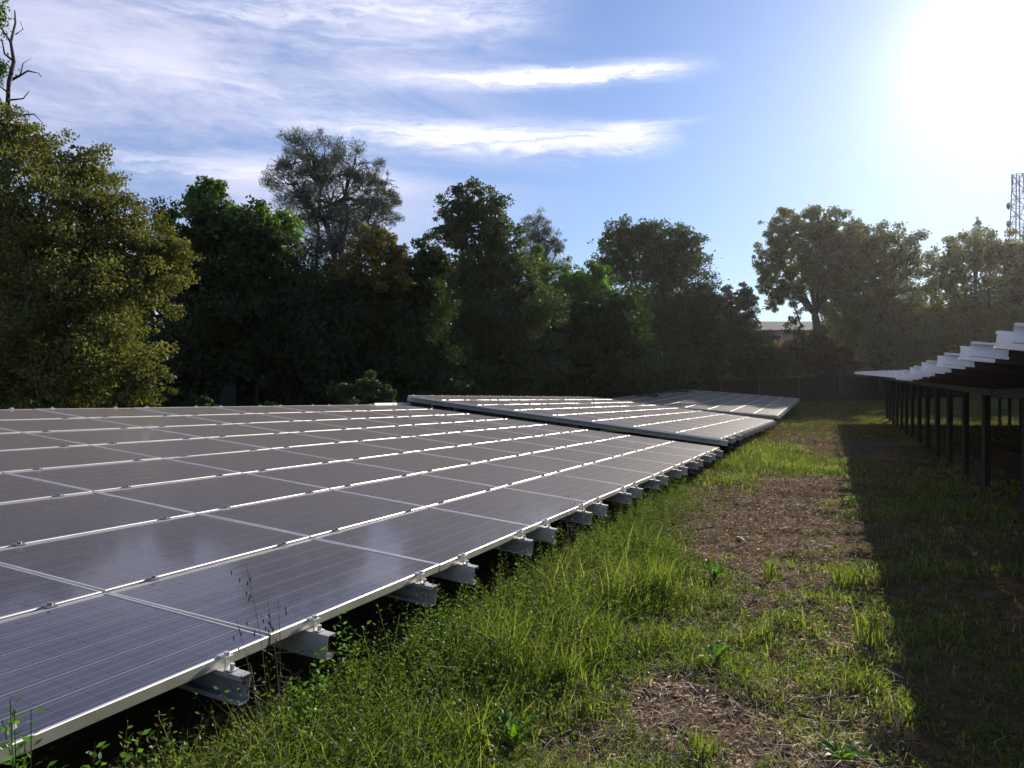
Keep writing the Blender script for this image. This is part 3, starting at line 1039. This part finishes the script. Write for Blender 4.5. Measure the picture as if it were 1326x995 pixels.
# ------------------------------------------------------------------ grass, weeds and mulch
LM['grass'] = leaf_mat('grass_blade', [(0.030, 0.046, 0.010), (0.068, 0.098, 0.017), (0.125, 0.16, 0.028), (0.23, 0.225, 0.07), (0.34, 0.29, 0.15)], 0.55, 0.5, 0.025, 0.8)
LM['far_grass'] = leaf_mat('rough_turf_blade', [(0.035, 0.045, 0.014), (0.07, 0.085, 0.022), (0.13, 0.13, 0.04), (0.22, 0.19, 0.09)], 0.3, 0.5, 0.0, 0.5)
LM['weed'] = leaf_mat('weed_leaflet', [(0.036, 0.054, 0.014), (0.075, 0.105, 0.022), (0.15, 0.175, 0.04)], 0.45, 0.5, 0.02, 0.9)
LM['lush'] = leaf_mat('broad_green_leaf', [(0.05, 0.11, 0.012), (0.09, 0.18, 0.02), (0.14, 0.25, 0.03)], 0.5, 0.45, 0.03, 2.0)
LM['straw'] = leaf_mat('dry_straw', [(0.16, 0.12, 0.07), (0.30, 0.24, 0.16), (0.45, 0.38, 0.28)], 0.25, 0.5, 0.04, 2.0)
LM['chip'] = leaf_mat('wood_chip', [(0.13, 0.082, 0.058), (0.34, 0.23, 0.165), (0.55, 0.41, 0.315), (0.80, 0.69, 0.57)], 0.0, 0.6, 0.0, 1.2)
LM['yellow'] = leaf_mat('yellow_petal', [(0.55, 0.42, 0.01), (0.75, 0.62, 0.03)], 0.3, 0.5, 0.02)


def ab(x, y):
    """along the row, and to the right of it"""
    return x * R0.x + y * R0.y, x * NR.x + y * NR.y


def xy(a, b):
    return a * R0.x + b * NR.x, a * R0.y + b * NR.y


def greenness(x, y):
    a, b = ab(x, y)
    g = 0.55 + 0.36 * vnoise(x * 0.8, y * 0.8, 5) + 0.42 * vnoise(x * 2.6, y * 2.6, 6)
    # bare mulch patches: (x, y, rx, ry, weight)
    for cx, cy, rx, ry, w in ((2.9, 10.6, 1.25, 2.6, 1.3), (2.1, 9.0, 0.7, 1.3, 0.7), (0.88, 4.25, 0.24, 0.42, 1.1), (0.75, 5.6, 0.22, 0.30, 0.6), (10.6, 30.0, 1.5, 8.0, 1.6), (15.0, 40.0, 1.6, 7.0, 0.8),
                             (1.45, 4.7, 0.35, 0.8, 0.35), (0.15, 4.9, 0.3, 0.3, 0.3), (5.0, 15.5, 1.2, 2.0, 0.4), (0.35, 3.7, 0.3, 0.3, 0.3)):
        g = g - w * np.exp(-(((x - cx) / rx) ** 2 + ((y - cy) / ry) ** 2))
    # lush belt along the low edge of the array, and a green patch further on
    g = g + 0.55 * np.exp(-((b + 1.85) / 0.70) ** 2) * (1 - sstep(9, 13, a))
    g = g + 0.45 * np.exp(-(((x - 6.2) / 1.8) ** 2 + ((y - 20.0) / 4.5) ** 2))
    g = g - 0.55 * np.exp(-((b + 0.30) / 0.55) ** 2) * sstep(8.0, 10.0, a) * (0.7 + 0.5 * vnoise(x * .5, y * .35, 9))
    g = g + 0.40 * np.exp(-(((x - 1.45) / 0.35) ** 2 + ((y - 4.3) / 0.5) ** 2)) + 0.35 * np.exp(-(((x - 0.45) / 0.22) ** 2 + ((y - 4.1) / 0.5) ** 2)) + 0.35 * np.exp(-(((x - 0.55) / 0.5) ** 2 + ((y - 3.45) / 0.35) ** 2)) + 0.3 * np.exp(-(((x + 0.1) / 0.4) ** 2 + ((y - 4.4) / 0.8) ** 2))
    g = g - 0.9 * sstep(-2.45, -2.85, b)       # it dies out in the dark under the panels
    return np.clip(g, 0, 1.3)


def scatter(n, a0, a1, b0, b1, power=1.6):
    """more of them near the camera"""
    u = rng.random(n)
    a = a0 * (a1 / a0) ** (u ** (1 / 1.0)) if power is None else (a0 ** (1 - power) + u * (a1 ** (1 - power) - a0 ** (1 - power))) ** (1 / (1 - power))
    b = b0 + (b1 - b0) * rng.random(n)
    return xy(a, b)


def blades_mesh(name, x, y, z, h, w, lean):
    n = len(x)
    th = rng.random(n) * 2 * math.pi
    ld = np.stack([np.cos(th), np.sin(th), np.zeros(n)], 1)
    ph = rng.random(n) * 2 * math.pi
    wd = np.stack([np.cos(ph), np.sin(ph), np.zeros(n)], 1)
    b = np.stack([x, y, z - 0.01], 1)
    h = h[:, None]
    w = w[:, None]
    lean = lean[:, None]
    m = b + np.array([0, 0, 1]) * h * 0.55 + ld * h * lean * 0.28
    t = b + np.array([0, 0, 1]) * h * (1.0 - 0.35 * lean) + ld * h * lean
    v = np.stack([b - wd * w, b + wd * w, m - wd * w * .8, m + wd * w * .8, t - wd * w * .08, t + wd * w * .08], 1).reshape(-1, 3)
    i = np.arange(n) * 6
    q = np.concatenate([np.stack([i, i + 1, i + 3, i + 2], 1), np.stack([i + 2, i + 3, i + 5, i + 4], 1)])
    return np_mesh(name, v, q)


def build_grass():
    # clumped: tuft centres first, blades round them
    n = 170000
    cx, cy = scatter(n // 6, 2.2, 46, -3.0, 3.2, 1.55)
    g = greenness(cx, cy)
    k = rng.random(len(cx)) < g * (1 - 0.45 * np.exp(-((ab(cx, cy)[1] + 1.8) / 0.6) ** 2))
    cx, cy, g = cx[k], cy[k], g[k]
    rep = rng.integers(3, 11, len(cx))
    idx = np.repeat(np.arange(len(cx)), rep)
    dist = np.hypot(cx, cy)[idx]
    sp = 0.018 + 0.0035 * dist
    x = cx[idx] + rng.normal(size=len(idx)) * sp
    y = cy[idx] + rng.normal(size=len(idx)) * sp
    a, b = ab(x, y)
    tall = 0.065 + 0.13 * np.clip(g[idx] - 0.35, 0, 1) * (0.35 + rng.random(len(cx))[idx])
    tall = tall * (1 + 1.1 * np.exp(-((b + 1.8) / 0.6) ** 2))
    h = tall * (0.5 + 0.8 * rng.random(len(idx)))
    w = (0.0014 + 0.0044 * rng.random(len(idx)) ** 2.5) * (0.8 + 0.07 * dist)
    z = ground_z(x, y)
    o = link('grass', blades_mesh('grass', x, y, z, h, w, 0.15 + 0.75 * rng.random(len(idx))), LM['grass'])
    tag(o, 'short green grass growing over the path between the arrays', 'grass', kind='stuff')
    n = 22000
    x, y = scatter(n, 30, 66, -6.0, 9.0, 1.0001)
    o = link('far_grass', blades_mesh('far_grass', x, y, ground_z(x, y), 0.05 + 0.09 * rng.random(n), 0.010 + 0.012 * rng.random(n), 0.3 + 0.6 * rng.random(n)), LM['far_grass'])
    tag(o, 'rough grass on the far end of the aisle before the fence', 'grass', kind='stuff')
    # dry straw among it
    n = 15000
    x, y = scatter(n, 2.2, 30, -2.6, 0.3, 1.6)  # right limit keeps pale straw off the shaded strip, so it stays dark
    h = 0.05 + 0.13 * rng.random(n)
    o = link('dry_grass', blades_mesh('dry_grass', x, y, ground_z(x, y), h * 0.8, np.full(n, 0.0016) * (1 + .05 * np.hypot(x, y)), 0.9 + 1.2 * rng.random(n)), LM['straw'])
    tag(o, 'dry straw blades lying among the green grass', 'dry grass', kind='stuff')
    # leafy ground cover
    n = 52000
    cx, cy = scatter(n, 2.1, 26, -2.75, 2.4, 1.75)
    g = greenness(cx, cy)
    a, b = ab(cx, cy)
    k = rng.random(n) < g * (0.35 + 0.65 * np.exp(-((b + 1.6) / 0.9) ** 2))
    cx, cy, g = cx[k], cy[k], g[k]
    rep = 9
    idx = np.repeat(np.arange(len(cx)), rep)
    hs = 0.03 + 0.15 * g[idx] * rng.random(len(cx))[idx]
    a, b = ab(cx, cy)
    hs = hs * (1 + 2.2 * np.exp(-((b + 1.90) / 0.42) ** 2) * (0.4 + rng.random(len(cx))))[idx]
    hs = np.minimum(hs, 0.30) * (1 - 0.75 * sstep(-2.3, -2.6, b))[idx]
    f = rng.random(len(idx))
    lean = rng.normal(size=(len(cx), 2))[idx] * 0.35
    x = cx[idx] + lean[:, 0] * hs * f + rng.normal(size=len(idx)) * 0.012
    y = cy[idx] + lean[:, 1] * hs * f + rng.normal(size=len(idx)) * 0.012
    z = ground_z(x, y) + hs * f + 0.006
    dist = np.hypot(x, y)
    pos = np.stack([x, y, z], 1)
    o = link('ground_cover', leaves_mesh('ground_cover', pos, (0.011 + 0.017 * rng.random(len(idx))) * (0.85 + 0.05 * dist), 0.5, up=0.8), LM['weed'])
    tag(o, 'low leafy vetch and clover between the grass', 'ground cover', kind='stuff')
    # tall leafy weeds crowding the low edge of the nearest array
    n = 1700
    u = rng.random(n)
    a = 1.8 + 10.5 * u ** 1.5
    b = -2.12 + 0.28 * rng.normal(size=n)
    k = (b > -2.52) & (b < -1.1)
    a, b = a[k], b[k]
    cx, cy = xy(a, b)
    n = len(cx)
    H = (0.16 + 0.34 * rng.random(n)) * np.exp(-((b + 2.05) / 0.50) ** 2) * np.where(b < -2.2, 0.7, 1.0) + 0.05
    ld = rng.normal(size=(n, 2)) * 0.28
    per = 34
    idx = np.repeat(np.arange(n), per)
    f = np.tile(np.linspace(0.12, 1.0, per), n)
    th = np.tile(np.arange(per) * 2.4, n) + rng.random(n)[idx] * 6.28
    out = (0.016 + 0.020 * (1 - f)) * (0.6 + 0.8 * rng.random(len(idx)))
    base = np.stack([cx, cy, ground_z(cx, cy)], 1)
    dv = np.stack([np.cos(th), np.sin(th), 0.35 + 0.3 * rng.normal(size=len(idx))], 1)
    pos = base[idx] + np.stack([ld[idx, 0] * H[idx] * f ** 1.5, ld[idx, 1] * H[idx] * f ** 1.5, H[idx] * f], 1) + dv * out[:, None]
    m1 = leaves_mesh('tall_weeds', pos, 0.014 + 0.016 * rng.random(len(idx)), 0.42, up=0.8, dirs=dv)
    o = link('tall_weeds', m1, LM['weed'])
    tag(o, 'tall leafy weeds crowding the low edge of the nearest array', 'weeds', kind='stuff')
    # their stems
    w = np.full(n, 0.0016)
    top = np.stack([ld[:, 0] * H, ld[:, 1] * H, H], 1)
    sd = unit(np.cross(top, rng.normal(size=(n, 3))))
    q0 = base - np.array([0, 0, .01])
    v = np.stack([q0 - sd * .0018, q0 + sd * .0018, base + top * [.35, .35, .6] + sd * .0014, base + top * [.35, .35, .6] - sd * .0014, base + top + sd * .0006, base + top - sd * .0006], 1).reshape(-1, 3)
    i = np.arange(n) * 6
    st = np_mesh('weed_stems', v, np.concatenate([np.stack([i, i + 1, i + 2, i + 3], 1), np.stack([i + 3, i + 2, i + 4, i + 5], 1)]))
    o2 = link('stems', st, LM['weed'], o)
    o2['kind'] = 'stuff'
    # wood chips
    n = 110000
    x, y = scatter(n, 2.3, 42, -2.9, 2.9, 1.6)
    g = greenness(x, y)
    k = rng.random(n) < (1.05 - 0.75 * np.clip(g, 0, 1)) * (1 - 1.0 * sstep(-0.1, 0.5, ab(x, y)[1]))  # pale chips fade out at the shadow edge to darken the shaded ground
    x, y = x[k], y[k]
    n = len(x)
    dist = np.hypot(x, y)
    sz = (0.009 + 0.034 * rng.random(n) ** 3) * (0.80 + 0.11 * dist)
    dirs = rng.normal(size=(n, 3)) * np.array([1, 1, 0.22])
    pos = np.stack([x, y, ground_z(x, y) + 0.004 + 0.012 * rng.random(n)], 1)
    o = link('wood_chips', leaves_mesh('wood_chips', pos, sz, 0.35, up=3.0, dirs=dirs), LM['chip'])
    tag(o, 'brown wood chip mulch and leaf litter on the path', 'mulch', kind='stuff')


build_grass()


def ground_at(px, py):
    """photo pixel on the ground"""
    d = EYE * F / (py - 516.5)
    for _ in range(6):
        x = (px - 663) / F * d
        d = (EYE - gz(x, d)) * F / (py - 516.5)
    x = (px - 663) / F * d
    return x, d


def tuft(label, px, py, h, n, spread, group='tall grass tufts'):
    x0, y0 = ground_at(px, py)
    z0 = gz(x0, y0)
    x = rng.normal(size=n) * spread
    y = rng.normal(size=n) * spread
    hh = h * (0.55 + 0.5 * rng.random(n))
    w = 0.0022 + 0.0028 * rng.random(n)
    o = link('grass_tuft', blades_mesh('grass_tuft', x, y, np.zeros(n), hh, w * (0.8 + 0.06 * y0), 0.10 + 0.45 * rng.random(n)), LM['grass'], None, (x0, y0, z0))
    tag(o, label, 'grass', group)


tuft('tall bright grass tuft in the middle of the path, largest of the tufts', 850, 775, 0.42, 150, 0.10)
tuft('tall grass tuft left of the largest tuft, nearer the panel edge', 760, 742, 0.36, 110, 0.10)
tuft('tall grass tuft in the lower middle, right of the leafy weeds', 735, 892, 0.30, 110, 0.06)
tuft('grass tuft at the shadow edge beside the yellow flowers', 1128, 838, 0.34, 50, 0.04)
tuft('grass tuft at the shadow edge just past the mulch patch', 1100, 762, 0.28, 90, 0.08)
tuft('slender grass tuft on the near rim of the mulch patch', 1000, 752, 0.26, 40, 0.05)
tuft('grass tuft under the second pair of beam ends of the nearest array', 690, 735, 0.34, 90, 0.12)
tuft('grass tuft in the bottom middle beside the bare patch', 905, 985, 0.16, 90, 0.05)
tuft('grass tuft at the bottom left of the leafy weeds', 600, 985, 0.32, 60, 0.05)
tuft('small grass tuft on the far green patch of the path', 935, 605, 0.30, 60, 0.14)


def weed(label, px, py, n, ln, up, mat='lush'):
    """rosette of long broad leaves"""
    x0, y0 = ground_at(px, py)
    e = empty('broadleaf_weed', (x0, y0, gz(x0, y0)))
    tag(e, label, 'weed', 'broad-leaved weeds in the grass')
    for i in range(n):
        th = 2 * math.pi * i / n + random.uniform(-.35, .35)
        L_ = ln * random.uniform(.6, 1.1)
        W = L_ * random.uniform(.11, .17)
        rise = up * random.uniform(.6, 1.3)
        vs, fs = [], []
        for k in range(6):
            f = k / 5
            r = L_ * f
            z = L_ * rise * math.sin(f * 1.9) * 0.9
            hw = W * math.sin(math.pi * (0.12 + 0.88 * f)) ** 0.8 if k < 5 else 0.001
            c = Vector((math.cos(th) * r * (1 - .25 * rise), math.sin(th) * r * (1 - .25 * rise), z))
            s = Vector((-math.sin(th), math.cos(th), 0)) * hw
            vs += [c - s + Vector((0, 0, hw * .5)), c, c + s + Vector((0, 0, hw * .5))]
        for k in range(5):
            for j in range(2):
                fs.append((k * 3 + j, k * 3 + 1 + j, k * 3 + 4 + j, k * 3 + 3 + j))
        MB().add(vs, fs).build('leaf', LM[mat], e, True)


weed('bright green weed with long upright leaves at the bottom centre', 665, 975, 11, 0.19, 1.1)
weed('leafy weed with broad tilted leaves behind the bare patch', 925, 862, 10, 0.17, 0.7)
weed('small leafy weed on the near rim of the mulch patch', 925, 752, 9, 0.17, 0.8)
weed('broad-leaved weed at the bottom right by the shadow edge', 1090, 985, 8, 0.15, 0.5)
weed('bright weed below the sixth beam end along the panel edge', 818, 655, 9, 0.26, 0.7)


def put_sprout(label, x0, y0, h):
    e = empty('leafy_sprout', (x0, y0, gz(x0, y0)))
    tag(e, label, 'plant', 'leafy sprouts before the panel edge')
    mb = MB()
    P, D = [], []
    n = 30
    for s in range(5):
        a = Vector((random.gauss(0, .03), random.gauss(0, .03), -.01))
        b = a + Vector((random.gauss(0, .06), random.gauss(0, .06), h * random.uniform(.7, 1.05)))
        pts = [a.lerp(b, f) + Vector((random.gauss(0, .006), random.gauss(0, .006), 0)) for f in (0, .3, .6, 1)]
        mb.tube(pts, [.003, .0027, .0022, .0012], 4)
        for k in range(n):
            f = 0.2 + 0.8 * k / n
            c = a.lerp(b, f)
            th = k * 2.4
            dv = Vector((math.cos(th), math.sin(th), .5))
            P.append(c + dv * .018)
            D.append(dv)
    mb.build('stem', LM['weed'], e)
    link('foliage', leaves_mesh('foliage', np.array(P), 0.032, 0.45, dirs=np.array(D)), LM['lush'], e)


for lab, px, top, d in (('leafy sprout before the panel frame at the bottom left corner', 40, 905, 2.42), ('leafy sprout rising over the panel frame right of the corner sprout', 92, 898, 2.50),
                        ('bushy sprout below the first beam end', 205, 945, 2.62), ('leafy sprout between the first and second beam end', 395, 830, 3.35),
                        ('leafy sprout right of the second beam end', 455, 800, 3.9), ('leafy sprout before the third beam end', 535, 765, 4.7),
                        ('leafy sprout right of the third beam end', 575, 770, 4.75), ('bushy sprout at the bottom edge below the dark gap', 120, 960, 2.45)):
    x = (px - 663) / F * d
    put_sprout(lab, x, d, EYE - (top - 516.5) / F * d - gz(x, d))


def wild_oat(label, px, tops, d):
    """thin stalks with drooping dark spikelets"""
    x = (px - 663) / F * d
    e = empty('wild_oat', (x, d, gz(x, d)))
    tag(e, label, 'wild oat', 'wild oat stalks')
    o = Vector(e.location)
    st = MB()
    sp = MB()
    for tx, ty in tops:
        tip = at(tx, ty, d) - o
        base = Vector((random.gauss(0, .02), random.gauss(0, .02), 0))
        pts = []
        for k in range(7):
            f = k / 6
            p = base.lerp(tip, f)
            p.x += 0.05 * math.sin(f * 2.6) * tip.z
            pts.append(p - Vector((0.05 * math.sin(2.6) * tip.z, 0, 0)) * f)
        st.tube(pts, [.0022 - .0015 * k / 6 for k in range(7)], 4)
        for k in range(16):
            f = 0.55 + 0.45 * random.random()
            i = min(5, int(f * 6))
            p = pts[i].lerp(pts[i + 1], f * 6 - i)
            q = p + Vector((random.gauss(0, .035), random.gauss(0, .02), -random.uniform(.0, .03)))
            st.tube([p, q], [.0006, .0005], 3)
            sp.tube([q, q + Vector((0, 0, -.008)), q + Vector((.001, 0, -.020))], [.0008, .0028, .0005], 4)
    st.build('stalk', LM['straw'], e)
    sp.build('spikelets', plain_mat('oat_spikelet', (0.06, 0.055, 0.045), rough=0.8), e)['kind'] = 'stuff'


wild_oat('tall wild oat stalks standing before the first panel joint', 345, [(318, 728), (345, 770), (305, 800), (360, 775)], 3.15)
wild_oat('wild oat stalks before the fifth beam end', 735, [(738, 640), (755, 650), (728, 655)], 6.4)


def flower(label, px, py, h):
    x0, y0 = ground_at(px, py)
    e = empty('yellow_flower', (x0, y0, gz(x0, y0)))
    tag(e, label, 'flower', 'yellow wildflowers by the shadow edge')
    MB().tube([(0, 0, -.01), (.004, 0, h * .6), (0, 0, h)], .0018, 4).build('stem', LM['weed'], e)
    mb = MB()
    for k in range(5):
        th = 2 * math.pi * k / 5
        c = Vector((math.cos(th), math.sin(th), .25))
        s = Vector((-math.sin(th), math.cos(th), 0))
        mb.add([Vector((0, 0, h)), Vector((0, 0, h)) + c * .009 + s * .006, Vector((0, 0, h)) + c * .017, Vector((0, 0, h)) + c * .009 - s * .006], [(0, 1, 2, 3)])
    mb.build('blossom', LM['yellow'], e)


for px, py in ((1015, 845), (1048, 835), (1070, 828), (1088, 830), (1122, 835), (1097, 862), (1085, 805), (1030, 815), (970, 815), (875, 838), (795, 795), (1060, 872), (1108, 850), (780, 815), (1040, 850)):
    flower('small yellow wildflower in the grass near the shadow edge', px, py, random.uniform(.05, .12))


def stick(label, x0, y0, x1, y1, r, mat):
    a = ground_at(x0, y0)
    b = ground_at(x1, y1)
    pa = Vector((*a, gz(*a) + r))
    pb = Vector((*b, gz(*b) + r))
    m = pa.lerp(pb, .5)
    mb = MB()
    pts = [pa, pa.lerp(pb, .33) + Vector((.01, .008, .006)), pa.lerp(pb, .66) + Vector((-.008, .004, .01)), pb]
    mb.tube([p - m for p in pts], [r, r * .95, r * .8, r * .5], 6)
    o = mb.build('stick', mat, None, True, m)
    tag(o, label, 'stick')


DRY = plain_mat('bleached_straw', (0.55, 0.50, 0.42), rough=0.8, var=0.1)
stick('dark fallen stick lying on the bare patch of mulch', 848, 934, 905, 965, .010, BARK_D)
stick('short pale straw stick right of the dark stick', 860, 964, 869, 953, .004, DRY)
stick('pale straw stick on the upper left rim of the bare patch', 851, 897, 859, 909, .003, DRY)
stick('pale straw stick below the broad tilted leaves', 973, 868, 981, 875, .003, DRY)
stick('bleached broken branch on the large mulch patch', 955, 697, 968, 705, .012, DRY)



def glare_haze():
    m, t, out = new_mat('lens_glare_volume')
    pv = N(t, 'ShaderNodeVolumePrincipled', inp={'Color': (0.95, 0.93, 0.92, 1), 'Density': 0.00009, 'Anisotropy': 0.7})
    t.links.new(pv.outputs[0], out.inputs['Volume'])
    o = MB().box(-75, 120, -40, 150, -2.0, 48).build('glare_haze', m)  # added volume, stands in for veiling glare of the lens
    tag(o, 'thin scattering volume added in place of lens glare', 'glare_haze', kind='stuff')


glare_haze()
